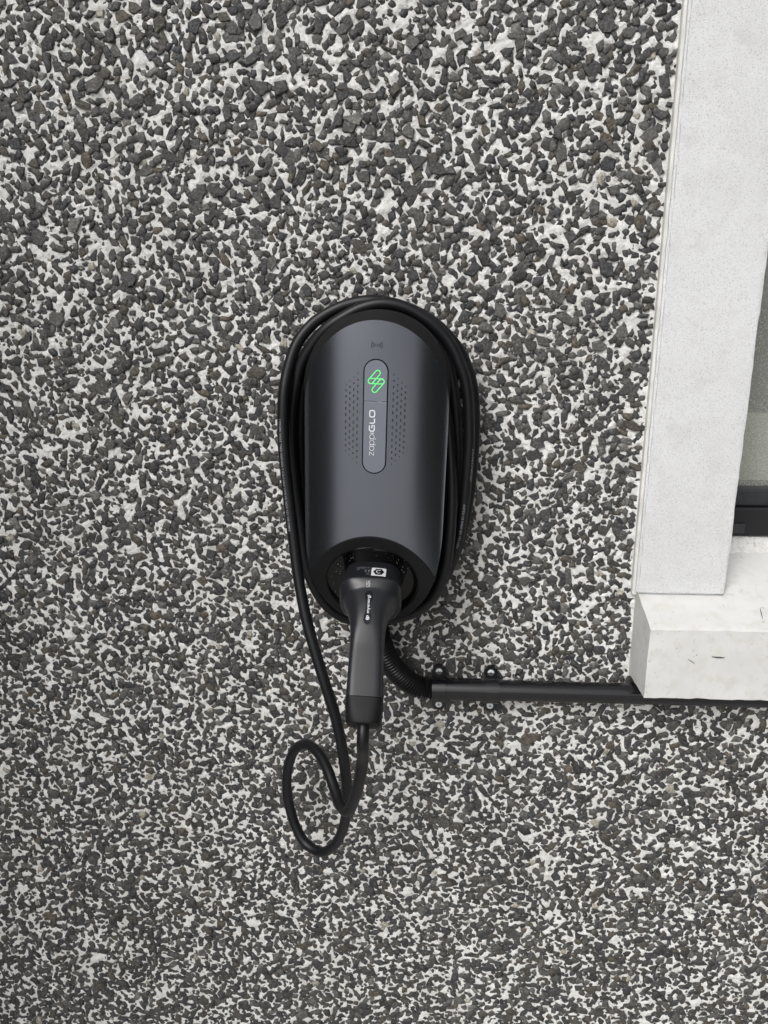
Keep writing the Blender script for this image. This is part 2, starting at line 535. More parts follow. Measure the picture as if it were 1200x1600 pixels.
# smooth bead of render beside the surround, no chips in it
bead = np.clip((gxw - .2435) / .005, 0, 1)[:, None] * (gzw > 1.07)[None, :]
hh = hh * (1 - bead) + .0024 * bead
GV = np.stack([np.repeat(gxw, len(iz)), -hh.ravel(), np.tile(gzw, len(ix))], 1).astype(np.float32)
I, J = np.meshgrid(np.arange(len(ix) - 1), np.arange(len(iz) - 1), indexing='ij')
keepq = ~((gxw[I] > .262) & (gzw[J] > .985))
I, J = I[keepq], J[keepq]; nJ = len(iz)
GF = np.stack([I * nJ + J, (I + 1) * nJ + J, (I + 1) * nJ + J + 1, I * nJ + J + 1], 1).astype(np.int32)
me = fast_mesh('render_coat', GV, GF, M['mortar'])
me.polygons.foreach_set('use_smooth', np.ones(len(me.polygons), bool))
o = bpy.data.objects.new('render_coat', me); o.parent = wall; COL.objects.link(o)
# plain bed beyond the modelled relief, still carrying real chips
pb = MB()
def sheet(x0, x1, z0, z1): pb.add([(x0, -.0004, z0), (x1, -.0004, z0), (x1, -.0004, z1), (x0, -.0004, z1)], [(0, 1, 2, 3)])
sheet(GX0, BX0, GZ0, GZ1); sheet(BX0, .262, BZ1, GZ1); sheet(BX0, BX1, GZ0, BZ0); sheet(BX1, GX1, GZ0, .985)
pb.build('render_border', M['mortar'], wall)

# ------------------------------------------------------------------ added hedges, out of view, that darken the charger's side reflections
M['leaf'] = mat('added_hedge_leaf', (.018, .028, .013), .7, .2, var=[(30, .4, .7, (.028, .042, .018))])
M['twig'] = mat('added_hedge_twig', (.02, .016, .012), .9, .1)
def added_hedge(x0, x1, y0, y1, h, label, seed):
    t = empty('added_hedge', ((x0 + x1) / 2, (y0 + y1) / 2, 0)); tag(t, label, 'added_hedge', 'added hedges darkening the charger reflections')
    r = np.random.default_rng(seed); n = 9000
    sx, sy = (x1 - x0) / 2, (y1 - y0) / 2
    p = np.stack([r.uniform(-1, 1, n) * sx, r.uniform(-1, 1, n) * sy, r.uniform(.02, 1, n) * h], 1)
    m_ = r.integers(0, 5, n)                     # push leaves to the five outer faces, unevenly
    e = np.abs(r.normal(0, .05, n))
    p[m_ == 0, 0] = -sx + e[m_ == 0]; p[m_ == 1, 0] = sx - e[m_ == 1]; p[m_ == 2, 1] = -sy + e[m_ == 2]; p[m_ == 3, 1] = sy - e[m_ == 3]; p[m_ == 4, 2] = h - e[m_ == 4]
    a = r.normal(size=(n, 3)); a /= np.linalg.norm(a, axis=1)[:, None]
    b = np.cross(a, r.normal(size=(n, 3))); b /= np.linalg.norm(b, axis=1)[:, None]
    L_ = r.uniform(.05, .09, n)[:, None]; W_ = L_ * .45
    V = np.stack([p - a * L_, p + b * W_, p + a * L_, p - b * W_], 1).reshape(-1, 3).astype(np.float32)
    o = bpy.data.objects.new('foliage', fast_mesh('foliage', V, np.arange(4 * n, dtype=np.int32).reshape(-1, 4), M['leaf'])); o.parent = t; COL.objects.link(o)
    MB().box(-sx + .1, sx - .1, -sy + .1, sy - .1, 0, h - .1).build('branches', M['twig'], t)
added_hedge(-2.5, -1.55, -1.9, -.12, 3.0, 'dark clipped hedge left of the drive, beside the wall', 1)
added_hedge(2.0, 2.9, -3.4, -.12, 3.0, 'dark clipped hedge right of the drive, beyond the window', 2)

# ------------------------------------------------------------------ window
win = empty('window', (0, 0, 0))
tag(win, 'window with white painted concrete surround, sloping sill and dark grey frame', 'window')
FD = 0.017                                           # surround stands this far in front of the wall
def rough_box(name, x0, x1, y0, y1, z0, z1, m, amp=.0006, step=.008):
    """box with slightly uneven edges"""
    bm = bmesh.new()
    bmesh.ops.create_cube(bm, size=1)
    for v in bm.verts:
        v.co = Vector((x0 if v.co.x < 0 else x1, y0 if v.co.y < 0 else y1, z0 if v.co.z < 0 else z1))
    bmesh.ops.bevel(bm, geom=list(bm.edges), offset=.0025, segments=2, affect='EDGES')
    for axis in range(3):
        lo, hi = [(x0, x1), (y0, y1), (z0, z1)][axis]
        n = int((hi - lo) / step)
        for k in range(1, min(n, 160)):
            no = [0, 0, 0]; no[axis] = 1; co = [0, 0, 0]; co[axis] = lo + (hi - lo) * k / n
            bmesh.ops.bisect_plane(bm, geom=list(bm.verts) + list(bm.edges) + list(bm.faces), plane_co=co, plane_no=no)
    r = random.Random(name)
    for v in bm.verts:
        v.co += Vector((r.uniform(-1, 1), r.uniform(-1, 1), r.uniform(-1, 1))) * amp
    me = bpy.data.meshes.new(name); bm.to_mesh(me); bm.free(); me.materials.append(m)
    me.polygons.foreach_set('use_smooth', [True] * len(me.polygons)); me.set_sharp_from_angle(angle=rad(50)); me.update()
    o = bpy.data.objects.new(name, me); o.parent = win; COL.objects.link(o)
    return o
RB = 0.135                                           # reveal depth behind the wall plane
rough_box('surround', SX0, WX0, -FD, RB, 1.0835, WZ1, M['paint'], .0005, .010)
rough_box('surround', WX1, SX1, -FD, RB, 1.0835, WZ1, M['paint'], .0005, .02)
rough_box('surround', SX0, SX1, -FD, RB, WZ1 + .001, 2.32, M['paint'], .0005, .02)
MB().box(SX0 - .0035, SX0 + .004, -.0105, .004, 1.079, 2.32).build('sealant_bead', M['sealant'], win, bevel=.002)
# sill: sloping top, upright front, built as one loft along x
SZ1 = 1.0805; SL = .43
prof = [(-.0655, .9655), (-.0655, 1.0575), (-.064, 1.0595), (-FD, SZ1), (.09, SZ1 + SL * (.09 + FD)), (.09, .9655)]
sill_top = lambda y: np.interp(y, [p[0] for p in prof[1:5]], [p[1] for p in prof[1:5]])
sb = MB(); xs_ = list(np.linspace(.2535, 1.2565, 120))
pr = []
for a, b in zip(prof, prof[1:] + prof[:1]):
    n = max(int(math.dist(a, b) / .008), 1)
    pr += [(a[0] + (b[0] - a[0]) * k / n, a[1] + (b[1] - a[1]) * k / n) for k in range(n)]
rs = random.Random(5)
sv, sf = [], []
for i, x in enumerate(xs_):
    for (y, z) in pr:
        e = .0035 * (-(y) / .065) if i == 0 else 0
        sv.append((x + e + rs.uniform(-.0003, .0003), y + rs.gauss(0, .00035), z + rs.gauss(0, .00035)))
n = len(pr)
for i in range(len(xs_) - 1):
    for j in range(n):
        k = (j + 1) % n; sf.append((i * n + j, i * n + k, (i + 1) * n + k, (i + 1) * n + j))
sf += [tuple(range(n)), tuple((len(xs_) - 1) * n + j for j in range(n))]
mobj('sill', sv, sf, M['sillpaint'], win, True, 22)
# frame
fy = .070
fz0 = 1.1335
def xz_box(name, x0, x1, y0, y1, z0, z1, m, bev=.002): return MB().box(x0, x1, y0, y1, z0, z1).build(name, m, win, bevel=bev)
M['frameshade'] = mat('shaded_woodgrain_frame', (.010, .010, .012), .5, .4, bump=[(300, .4, .0006)])  # same frame, darker: shade below the top-lit sash put into its colour
fb = xz_box('frame', WX0 - .02, WX1 + .02, fy, fy + .07, fz0, fz0 + .0395, M['frameshade'])
for nm, a, b in (('frame', WX0 - .02, WX0 + .022), ('frame', WX1 - .03, WX1 + .02)):
    xz_box(nm, a, b, fy + .001, fy + .069, fz0 + .0405, WZ1 + .01, M['frame'])
xz_box('sash_rail', WX0 + .0225, WX1 - .031, fy + .006, fy + .06, fz0 + .0405, fz0 + .0635, M['frame'])
xz_box('sash_rail', WX0 + .031, WX1 - .031, fy + .006, fy + .06, WZ1 - .05, WZ1 - .001, M['frame'])
cap = xz_box('drain_cover', WX0 + .004, .408, fy - .003, fy - .0005, fz0 + .005, fz0 + .018, M['frame'], .001)
rf_ = random.Random(9); fl = MB(); fx = list(np.linspace(WX0 - .005, WX1 + .005, 110)); fv, ff = [], []
for x in fx:
    y1 = .058 + rf_.uniform(-.0025, .002); zt = fz0 - .0005
    for t in (0, .3, .6, 1):
        y = y1 + (.085 - y1) * t; fv.append((x, y, sill_top(y1) - .002 + (zt - sill_top(y1) + .002) * min(1, t * 1.6) + (rf_.uniform(-.0012, .0012) if 0 < t < 1 else 0)))
ff = [(i * 4 + k, i * 4 + k + 1, i * 4 + k + 5, i * 4 + k + 4) for i in range(len(fx) - 1) for k in range(3)]
mobj('mortar_fillet', fv, ff, M['mortar'], win, True, 60)
xz_box('pane', WX0 + .02, WX1 - .02, fy + .026, fy + .032, fz0 + .060, WZ1 - .045, M['glass'], 0)
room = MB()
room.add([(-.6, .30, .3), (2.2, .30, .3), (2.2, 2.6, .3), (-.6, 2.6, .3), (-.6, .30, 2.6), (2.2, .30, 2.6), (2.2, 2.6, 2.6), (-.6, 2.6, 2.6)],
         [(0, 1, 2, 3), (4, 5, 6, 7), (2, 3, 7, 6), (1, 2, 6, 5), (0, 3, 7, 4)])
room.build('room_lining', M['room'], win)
xz_box('inner_board', HX0, HX1, fy + .075, fy + .26, fz0 + .02, fz0 + .045, M['blind'])
xz_box('inner_blind', HX0 + .03, HX1 - .03, fy + .10, fy + .112, fz0 + .046, fz0 + .15, M['blind'])

def stroke3(name, pts3, w, m, parent, nrm):
    """thin mark lying on a surface with normal nrm"""
    P = [Vector(p) for p in pts3]; V, F = [], []
    for i, p in enumerate(P):
        t = (P[min(i + 1, len(P) - 1)] - P[max(i - 1, 0)]).normalized(); q = t.cross(nrm).normalized() * w / 2 * (1 if 0 < i < len(P) - 1 else .45)
        V += [p + q + nrm * .0004, p - q + nrm * .0004]
        if i: F.append((2 * i - 2, 2 * i - 1, 2 * i + 1, 2 * i))
    return mobj(name, V, F, m, parent)
nt_ = Vector((0, -SL, 1)).normalized(); nf_ = Vector((0, -1, 0))
def on_top(px, py):
    r = _f + _r * ((px - 600) / FPX) + _u * ((800 - py) / FPX)
    # plane z = SZ1 + SL*(y+FD)
    t = (SZ1 + SL * (CPOS.y + FD) - CPOS.z) / (r.z - SL * r.y)
    return CPOS + r * t
for pts, w in (([(1187.5, 950), (1189, 957), (1191.5, 967)], .0012), ([(1188, 949), (1192, 949), (1194, 953)], .0006), ([(1130, 945.5), (1130.6, 946.8)], .0014),
               ([(1133, 927), (1142, 929), (1147, 932)], .0004), ([(1157, 870), (1160, 872)], .0014), ([(1176, 890), (1177, 890.6)], .001)):
    stroke3('scuff_mark', [on_top(*p) for p in pts], w, M['scuff'], win, nt_)
for pts, w in (([(1075, 1030), (1080, 1033), (1086, 1037.5)], .0011), ([(1083, 1026), (1087, 1024), (1090, 1022.5)], .0011), ([(1081, 1018), (1086, 1015)], .0007),
               ([(1112, 1026), (1120, 1027), (1126, 1027.4), (1132, 1027.6)], .0022), ([(1129, 1014), (1131, 1016.5)], .0012), ([(1046, 1052), (1047, 1052.4)], .001)):
    stroke3('scuff_mark', [at(*p, .0657) for p in pts], w, M['scuff'], win, nf_)

# ------------------------------------------------------------------ charger
CH = empty('ev_charger', (-.0715, -.006, 1.24), (0, rad(2.3), 0))
tag(CH, 'satin black wall charger with rounded top and glowing green logo', 'charger')
HW, B0, BU = .0785, .0928, .0312                       # half width, edge depth, bulge (depths from the charger's back)
CT, CB = .116, -.112                                 # centres of the top and bottom rounding
TA = rad(20.5); VT = -.046                             # tilt and top of the holster face
def Sd(u): return B0 + BU * max(1 - (.96 * u / HW) ** 2, 0) ** .65
DE = Sd(HW)
def plane_d(v): return Sd(0) + (v - VT) * math.tan(TA)
def v_top(u): return .092 + .0941 * math.sqrt(max(1 - (u / HW) ** 2, 0))
def v_out_bot(u): return -.04 - .1305 * max(1 - (abs(u) / HW) ** 2.3, 0) ** (1 / 2.3)
def v_bot(u): return max(VT - (Sd(0) - Sd(u)) / math.tan(TA), v_out_bot(u))
# front panel
V, F = [], []
nu, nvv = 72, 60
us = [HW * math.sin(math.pi * (i / nu - .5)) for i in range(nu + 1)]
for u in us:
    a, b = v_bot(u), v_top(u)
    for j in range(nvv + 1):
        V.append((u, -Sd(u), a + (b - a) * j / nvv))
for i in range(nu):
    for j in range(nvv):
        F.append((i * (nvv + 1) + j, (i + 1) * (nvv + 1) + j, (i + 1) * (nvv + 1) + j + 1, i * (nvv + 1) + j + 1))
panel = mobj('front_panel', V, F, M['satin'], CH, True)
# top rim: chamfer from panel edge to outer outline
V, F = [], []
n = 72
for i in range(n + 1):
    th = math.pi * i / n
    u = HW * math.cos(th)
    a = Vector((u, -Sd(u) - .0001, v_top(u)))
    ro = HW + .0003
    b = Vector((ro * math.cos(th), -(DE - .004 * math.sin(th)), CT + ro * 1.01 * math.sin(th)))
    if b.z < a.z: b.z = a.z + .0001
    V += [a, a.lerp(b, .9) + Vector((0, -.0006 * math.sin(th), 0)), b, Vector((b.x, -.045, b.z))]
for i in range(n):
    for k in range(3): F.append((i * 4 + k, i * 4 + k + 1, i * 4 + k + 5, i * 4 + k + 4))
mobj('top_rim', V, F, M['matte'], CH, True, 35)
# side shell
V, F = [], []
zs_ = list(np.linspace(.1165, -.04, 40))
loop = [(HW, z, DE) for z in zs_]
for i in range(1, 61):
    th = math.pi * i / 60
    u = HW * math.copysign(abs(math.cos(th)) ** (2 / 2.3), math.cos(th)); z = -.04 - .1305 * abs(math.sin(th)) ** (2 / 2.3)
    loop.append((u, z, min(Sd(u), plane_d(z))))
loop += [(-HW, z, DE) for z in reversed(zs_)]
for (u, z, d) in loop: V += [(u, -d, z), (u * .985, -.045, z)]
for i in range(len(loop) - 1): F.append((2 * i, 2 * i + 1, 2 * i + 3, 2 * i + 2))
mobj('side_shell', V, F, M['matte'], CH, True, 40)
# back housing, narrower, the cable is wound round it
V, F = [], []
ol = [(.066 * math.cos(t), CT + .066 * math.sin(t)) for t in np.linspace(0, math.pi, 40)] + [(.066 * math.cos(t), -.10 + .066 * math.sin(t)) for t in np.linspace(math.pi, 2 * math.pi, 40)]
for u, z in ol: V += [(u, 0, z), (u, -.05, z)]
k = len(ol)
for i in range(k): F.append((2 * i, 2 * i + 1, 2 * ((i + 1) % k) + 1, 2 * ((i + 1) % k)))
F += [tuple(2 * i for i in range(k))]
V += [(u * 1.165, -.0455, CT + (z - CT) * 1.165 if z > CT else (z if z > -.1 else -.1 + (z + .1) * 1.2)) for u, z in ol]
F += [tuple(2 * k + i for i in range(k))]
mobj('back_housing', V, F, M['matte'], CH, True, 30)
bp_ = MB(); o2 = [(u * 1.36, CT + (z - CT) * 1.2 if z > CT else (z if z > -.1 else -.1 + (z + .1) * 1.05)) for u, z in ol]
bp_.add([(u, .003, z) for u, z in o2] + [(u, -.008, z) for u, z in o2], [tuple(range(k)), tuple(range(k, 2 * k))] + [(i, (i + 1) % k, k + (i + 1) % k, k + i) for i in range(k)])
bp_.build('back_plate', M['matte'], CH, True, 30)

# holster: flat tilted ring, shallow glossy dish
DC = Vector((0, -(Sd(0) - .069 * math.sin(TA)), VT - .069 * math.cos(TA)))      # disc centre
EU, EM = Vector((1, 0, 0)), Vector((0, -math.cos(TA), -math.sin(TA)))           # right, outward
EN = Vector((0, -math.sin(TA), math.cos(TA)))                                   # up in the disc plane
def disc_pt(r, th, out=0): return DC + EU * (r * math.cos(th)) + EN * (r * math.sin(th)) + EM * out
def outer_r(th):
    lo, hi = .03, .12
    for _ in range(40):
        m_ = (lo + hi) / 2; p = disc_pt(m_, th)
        ins = abs(p.x) < HW and p.z > v_out_bot(p.x) and (-p.y) <= Sd(p.x) + 1e-6
        lo, hi = (m_, hi) if ins else (lo, m_)
    return lo
V, F = [], []; n = 120
RI = .0535
for i in range(n):
    th = 2 * math.pi * i / n; ro = outer_r(th)
    V += [disc_pt(ro + .0004, th, -.002), disc_pt(ro + .0004, th, .0), disc_pt(ro - .0012, th, .0008), disc_pt(RI + .001, th, .0008), disc_pt(RI, th, .0002), disc_pt(RI - .0008, th, -.004)]
for i in range(n):
    j = (i + 1) % n
    for k in range(5): F.append((i * 6 + k, i * 6 + k + 1, j * 6 + k + 1, j * 6 + k))
hol = mobj('holster_ring', V, F, M['matte'], CH, True, 25)
V, F = [], []
rr_ = [(RI - .0002, -.0042), (.046, -.0055), (.02, -.006)]
for i in range(n):
    th = 2 * math.pi * i / n
    V += [disc_pt(r, th, o_) for r, o_ in rr_]
for i in range(n):
    j = (i + 1) % n
    for k in range(2): F.append((i * 3 + k, i * 3 + k + 1, j * 3 + k + 1, j * 3 + k))
F.append(tuple(i * 3 + 2 for i in range(n)))
mobj('holster_dish', V, F, M['gloss'], hol, True, 30)
ringC = np.array([tuple(disc_pt(RI - .0002, t, .0006)) for t in np.linspace(0, 2 * math.pi, 121)])
tv, tf = tube(ringC, .0006, 6, False)
mobj('holster_lip', tv, tf, M['gloss'], hol, True)
V, F = [], []
rd = random.Random(3)
for k in range(70):
    th = rad(rd.choice([rd.gauss(150, 16), rd.gauss(160, 30), rd.gauss(35, 18), rd.uniform(20, 170), rd.gauss(215, 8)])); r = rd.uniform(.038, .050)
    p = disc_pt(r, th, -.0048); s = rd.uniform(.00012, .00042)
    b0 = len(V); V += [p + EU * s * rd.uniform(.6, 1.4), p - EU * s + EN * s * .4, p + EN * s * rd.uniform(.8, 2), p + EM * s]
    F += [(b0, b0 + 1, b0 + 3), (b0 + 1, b0 + 2, b0 + 3), (b0 + 2, b0, b0 + 3)]
tag(mobj('dust_specks', V, F, M['dust'], hol), kind='stuff')

def on_panel(V2, off):
    return [Vector((u, -Sd(u) - off, v)) for u, v in V2]
# display bar
PU0, PU1, PV0, PV1, PR = -.0132, .0132, .0255, .1475, .0132
pu = 0.0008
def capsule2(r, z0, z1, n=20): return stadium(pu, z0 + r, pu, z1 - r, r, n)
groove = capsule2(PR, PV0, PV1)
mobj('display_groove', on_panel(groove, .00025), [tuple(range(len(groove)))], M['slot'], panel)
SEAM = .1035
inner = capsule2(PR - .0013, PV0 + .0013, PV1 - .0013)
def clip(poly, z, keep_above):
    out = []
    for a, b in zip(poly, poly[1:] + poly[:1]):
        ia, ib = (a[1] >= z) == keep_above, (b[1] >= z) == keep_above
        if ia: out.append(a)
        if ia != ib:
            t = (z - a[1]) / (b[1] - a[1]); out.append((a[0] + (b[0] - a[0]) * t, z))
    return out
bar = None
for part, nm in ((clip(inner, SEAM - .00035, False), 'display_bar'), (clip(inner, SEAM + .00035, True), 'logo_window')):
    k = len(part); c = (pu, sum(p[1] for p in part) / k)
    V = [Vector((u, -Sd(u) - .0002, v)) for u, v in part] + [Vector((u, -Sd(0) - .0007, v)) for u, v in part] + [Vector((c[0] + (u - c[0]) * .985, -Sd(0) - .00075, c[1] + (v - c[1]) * .9985)) for u, v in part]
    F = [(i, (i + 1) % k, k + (i + 1) % k, k + i) for i in range(k)] + [(k + i, k + (i + 1) % k, 2 * k + (i + 1) % k, 2 * k + i) for i in range(k)] + [tuple(2 * k + i for i in range(k))]
    ob = mobj(nm, V, F, M['bar'], CH)
    if nm == 'display_bar': bar = ob
    else: lw = ob
def flat(V2, off=.00115): return [Vector((u, -Sd(0) - off, v)) for u, v in V2]
# glowing logo: three interlocked capsule outlines
lg = MB(); lc = (pu + .0004, .1245); q = .000111     # metres per zoom pixel
L = lambda x, y: (lc[0] + (x - 532) * q, lc[1] - (y - 594) * q)
for (a, b) in (((545, 516), (481, 594)), ((481, 592), (584, 593)), ((584, 596), (519, 674))):
    A, B = L(*a), L(*b); st = stadium(A[0], A[1], B[0], B[1], 24 * q, 9)
    v2, f2 = stroke2d(st, 8.5 * q, True); lg.add(flat(v2, .00115 + .00008 * len(lg.v) / 40), f2)
lg.build('status_logo', M['led'], lw)
# lettering, reads from bottom to top: local text (x along, y across) -> (u, v)
def letters():
    thin, bold = MB(), MB()
    x = 0.0
    def put(mb, strokes, w, closed=()):
        for i, s in enumerate(strokes):
            v2, f2 = stroke2d([(x + a, b) for a, b in s], w, i in closed)
            mb.add([(pu - .0004 - b, -Sd(0) - .00115 - .00002 * i, PV0 + .0203 + a) for a, b in v2], f2)
    tw, bw, xh = .00046, .00115, .0046
    put(thin, [[(0, xh), (.0040, xh)], [(.0040, xh), (0, 0)], [(0, 0), (.0041, 0)]], tw); x += .0053
    bowl = arc(.0024, xh / 2, .0024, 0, 342, 22)
    put(thin, [bowl, [(.0048, xh), (.0048, 0)]], tw, (0,)); x += .0063
    for _ in range(2):
        put(thin, [arc(.0024, xh / 2, .0024, 0, 342, 22), [(0, xh), (0, -.0021)]], tw, (0,)); x += .0063
    put(thin, [[(0, xh), (0, 0)]], tw * 1.4); x += .0021
    H = .0052
    def rr(w, h, r):
        return arc(w - r, h - r, r, 0, 90, 5) + arc(r, h - r, r, 90, 180, 5) + arc(r, r, r, 180, 270, 5) + arc(w - r, r, r, 270, 360, 5)
    put(bold, [[(.0061, H)] + arc(.0016, H - .0016, .0016, 90, 180, 6) + arc(.0016, .0016, .0016, 180, 270, 6) + [(.0062, 0), (.0062, H * .48), (.0030, H * .48)]], bw); x += .0085
    put(bold, [[(0, H), (0, .001), (.0008, 0), (.0050, 0)]], bw); x += .0066
    put(bold, [rr(.0068, H, .0016)], bw, (0,))
    thin.build('lettering', M['whiteink'], bar); bold.build('lettering', M['whiteink'], bar)
letters()
# grille slots either side of the bar
gs, gi = MB(), MB()
for side in (-1, 1):
    for c in range(4):
        cnt = 15 - 1 * c
        uu = pu + side * (.0188 + .00415 * c)
        half = .0476 - .0041 * c
        for k in range(cnt):
            t = (k / (cnt - 1)) * 2 - 1
            ln = .00035 + .0017 * (1 - abs(t) ** 1.4)
            vc = .0842 + half * (math.copysign(1, t) * (abs(t) ** .94))
            w = .00078 if abs(t) < .93 else .0005
            st = stadium(uu, vc - ln * .5, uu, vc + ln * .5, w, 5); gs.add(on_panel(st, .00012), [tuple(range(len(st)))])
            st = stadium(uu + .00022, vc - ln * .5, uu + .00022, vc + ln * .5, w * .45, 5); gi.add(on_panel(st, .0002), [tuple(range(len(st)))])
tag(gs.build('grille_slots', M['slot'], panel), kind='stuff')
tag(gi.build('grille_mesh', M['satin'], panel), kind='stuff')
# contactless symbol
cs = MB(); cc = (pu + .0003, .1612)
for side in (0, 180):
    for r in (.0024, .0040, .0056):
        v2, f2 = stroke2d(arc(cc[0], cc[1], r, side - 36, side + 36, 10), .00055); cs.add(on_panel(v2, .00015), f2)
v2, f2 = stroke2d(arc(cc[0], cc[1], .0012, 0, 340, 14), .0004, True); cs.add(on_panel(v2, .00015), f2)
cs.build('contactless_symbol', M['slot'], panel)

# ------------------------------------------------------------------ charging lead: plug and cable in one
LEAD = empty('charging_lead', CH.location, CH.rotation_euler)
tag(LEAD, 'black charging cable coiled round the wall charger, its plug parked in front', 'charging cable')
# plug: loft along a spine in the disc's centre plane; rows = (step, angle below horizontal, half width, top, bottom, exponent)
rows = [(-.012, 16, .0320, .0262, .0310, 3.0), (.013, 16, .0334, .0272, .0322, 3.2), (.021, 16, .0350, .0284, .0335, 3.3), (.002, 16, .0352, .0286, .0338, 3.3),
        (.0014, 16, .0349, .0282, .0336, 3.2), (.0030, 18, .0336, .0258, .0328, 2.8), (.0034, 20, .0312, .0226, .0314, 2.5), (.0012, 21, .0302, .0220, .0308, 2.3), (.006, 24, .0272, .0210, .0286, 2.2), (.009, 30, .0238, .0198, .0254, 2.3),
        (.010, 37, .0208, .0186, .0222, 2.6), (.010, 44, .0192, .0177, .0198, 3.2), (.010, 46.5, .0184, .0169, .0184, 4.4), (.010, 46.5, .0181, .0164, .0177, 5.2),
        (.022, 46.5, .0185, .0165, .0176, 6.0), (.022, 46.5, .0190, .0168, .0178, 6.0), (.0115, 46.5, .0194, .0171, .0181, 5.6)]
ULEAN = .035
sp, s_acc, p = [], 0.0, Vector((0, DC.y - .004, DC.z)) + Vector((.0006, 0, 0))
for i, (ds, ang, hw, tp, bt, ex) in enumerate(rows):
    a = rad(ang); dv = Vector((ULEAN if i > 8 else 0, -math.cos(a), -math.sin(a)))
    p = p + dv * ds; s_acc += ds
    up = Vector((0, -math.sin(a), math.cos(a)))
    sp.append((s_acc, p.copy(), dv.normalized(), up, hw, tp, bt, ex))
def section(row, n=48, grow=0.0):
    _, c, dv, up, hw, tp, bt, ex = row
    out = []
    for k in range(n):
        t = 2 * math.pi * k / n; ct, st = math.cos(t), math.sin(t)
        x = math.copysign(abs(ct) ** (2 / ex), ct) * (hw + grow); y = math.copysign(abs(st) ** (2 / ex), st) * ((tp if st > 0 else bt) + grow)
        out.append(c + EU * x + up * y)
    return out
def lerp_row(s):
    for a, b in zip(sp, sp[1:]):
        if s <= b[0] or b is sp[-1]:
            t = (s - a[0]) / (b[0] - a[0]); f = lambda i: a[i] + (b[i] - a[i]) * t
            return (s, a[1].lerp(b[1], t), b[2], a[3].lerp(b[3], t).normalized(), f(4), f(5), f(6), f(7))
def loft(rowlist, cap0=True, cap1=True, n=48):
    V, F = [], []
    for r in rowlist: V += section(r, n)
    for i in range(len(rowlist) - 1):
        for j in range(n):
            k = (j + 1) % n; F.append((i * n + j, i * n + k, (i + 1) * n + k, (i + 1) * n + j))
    if cap0: F.append(tuple(range(n)))
    if cap1: F.append(tuple((len(rowlist) - 1) * n + j for j in range(n)))
    return V, F
fine = []
for a, b in zip(sp, sp[1:]):
    for k in range(3): fine.append(lerp_row(a[0] + (b[0] - a[0]) * (k + .001) / 3))
fine.append(sp[-1])
V, F = loft(fine)
plug = mobj('plug', V, F, M['plug'], LEAD, True, 40)
# collar
end = sp[-1]
def ext(ds, hw, k): return (0, end[1] + end[2] * ds, end[2], end[3], hw, hw * .90, hw * .93, k)
cr = [ext(.0006, .0186, 4.8), ext(.0007, .0196, 4.8), ext(.012, .0193, 4.0), ext(.024, .0184, 3.0), ext(.0262, .0176, 2.7), ext(.027, .016, 2.6)]
V, F = loft(cr)
mobj('plug_collar', V, F, M['matte'], plug, True, 30)
tail0 = end[1] + end[2] * .02
tail1 = end[1] + end[2] * .034
def on_plug(V2, off):
    """V2: (u, s) pairs laid on the upper side of the plug"""
    out = []
    for u, s in V2:
        r = lerp_row(s); hw, tp, ex = r[4], r[5], r[7]
        y = tp * max(1 - abs(u / hw) ** ex, 0) ** (1 / ex)
        out.append(r[1] + EU * u + r[3] * (y + off))
    return out
def quad_grid(u0, u1, s0, s1, nu=8, ns=6):
    V = [(u0 + (u1 - u0) * i / nu, s0 + (s1 - s0) * j / ns) for i in range(nu + 1) for j in range(ns + 1)]
    F = [(i * (ns + 1) + j, (i + 1) * (ns + 1) + j, (i + 1) * (ns + 1) + j + 1, i * (ns + 1) + j + 1) for i in range(nu) for j in range(ns)]
    return V, F
def place(V2, cx, cs_):            # text x -> u, text y (up) -> towards the holster
    return [(cx + x, cs_ - y) for x, y in V2]
def place_v(V2, cu_, cs_):         # text reads from the cable end up to the holster
    return [(cu_ - y, cs_ - x) for x, y in V2]
stk = mobj('warning_sticker', on_plug(quad_grid(.0002, .0166, .0050, .0208)[0], .00015), quad_grid(0, 1, 0, 1)[1], M['label'], plug, True)
hexa = [(.0084 + .0062 * math.cos(rad(a)), .0129 + .0066 * math.sin(rad(a))) for a in range(0, 360, 60)]
hv, hf = [(.0084, .0129)] + hexa, [(0, 1 + k, 1 + (k + 1) % 6) for k in range(6)]
mobj('hexagon', on_plug(hv, .0004), hf, M['black'], plug)
cv, cf = stroke2d(arc(.0084, .0129, .0024, 40, 320, 18, .0029), .0010)
mobj('sticker_letter', on_plug(cv, .0006), cf, M['label'], plug)
pm = MB()
for txt, size, cx, cs_ in (('TYPE2-32A-1PH-CABLE', .0016, -.0098, .0052), ('32A   250V', .0016, -.0118, .0072), ('IP55', .0016, -.0152, .0092)):
    v2, f2 = text2d(txt, size); pm.add(on_plug(place(v2, cx, cs_), .0002), f2)
for k, cx in enumerate((-.0056, -.0018)):             # CE
    v2, f2 = stroke2d(arc(cx, .0118, .0014, 60, 300, 12, .0022), .0005); pm.add(on_plug(v2, .0002), f2)
v2, f2 = stroke2d([(-.0030, .0118), (-.0016, .0118)], .0006); pm.add(on_plug(v2, .00025), f2)
v2, f2 = stroke2d([(-.0052, .0192), (-.0020, .0192), (-.0036, .0160)], .0004, True); pm.add(on_plug(v2, .0002), f2)
for txt, cs_ in (('UK', .0288), ('CA', .0312)):
    v2, f2 = text2d(txt, .0034, .00012); pm.add(on_plug(place(v2, -.0016, cs_), .0003), f2)
pm.build('printed_marks', M['greyink'], plug)
bo = stadium(.0002, .0402, .0002, .0640, .0043, 12)
bv = [(.0002, .052)] + bo
badge = mobj('badge', on_plug(bv, .0005), [(0, 1 + k, 1 + (k + 1) % len(bo)) for k in range(len(bo))], M['black'], plug)
bl = MB()
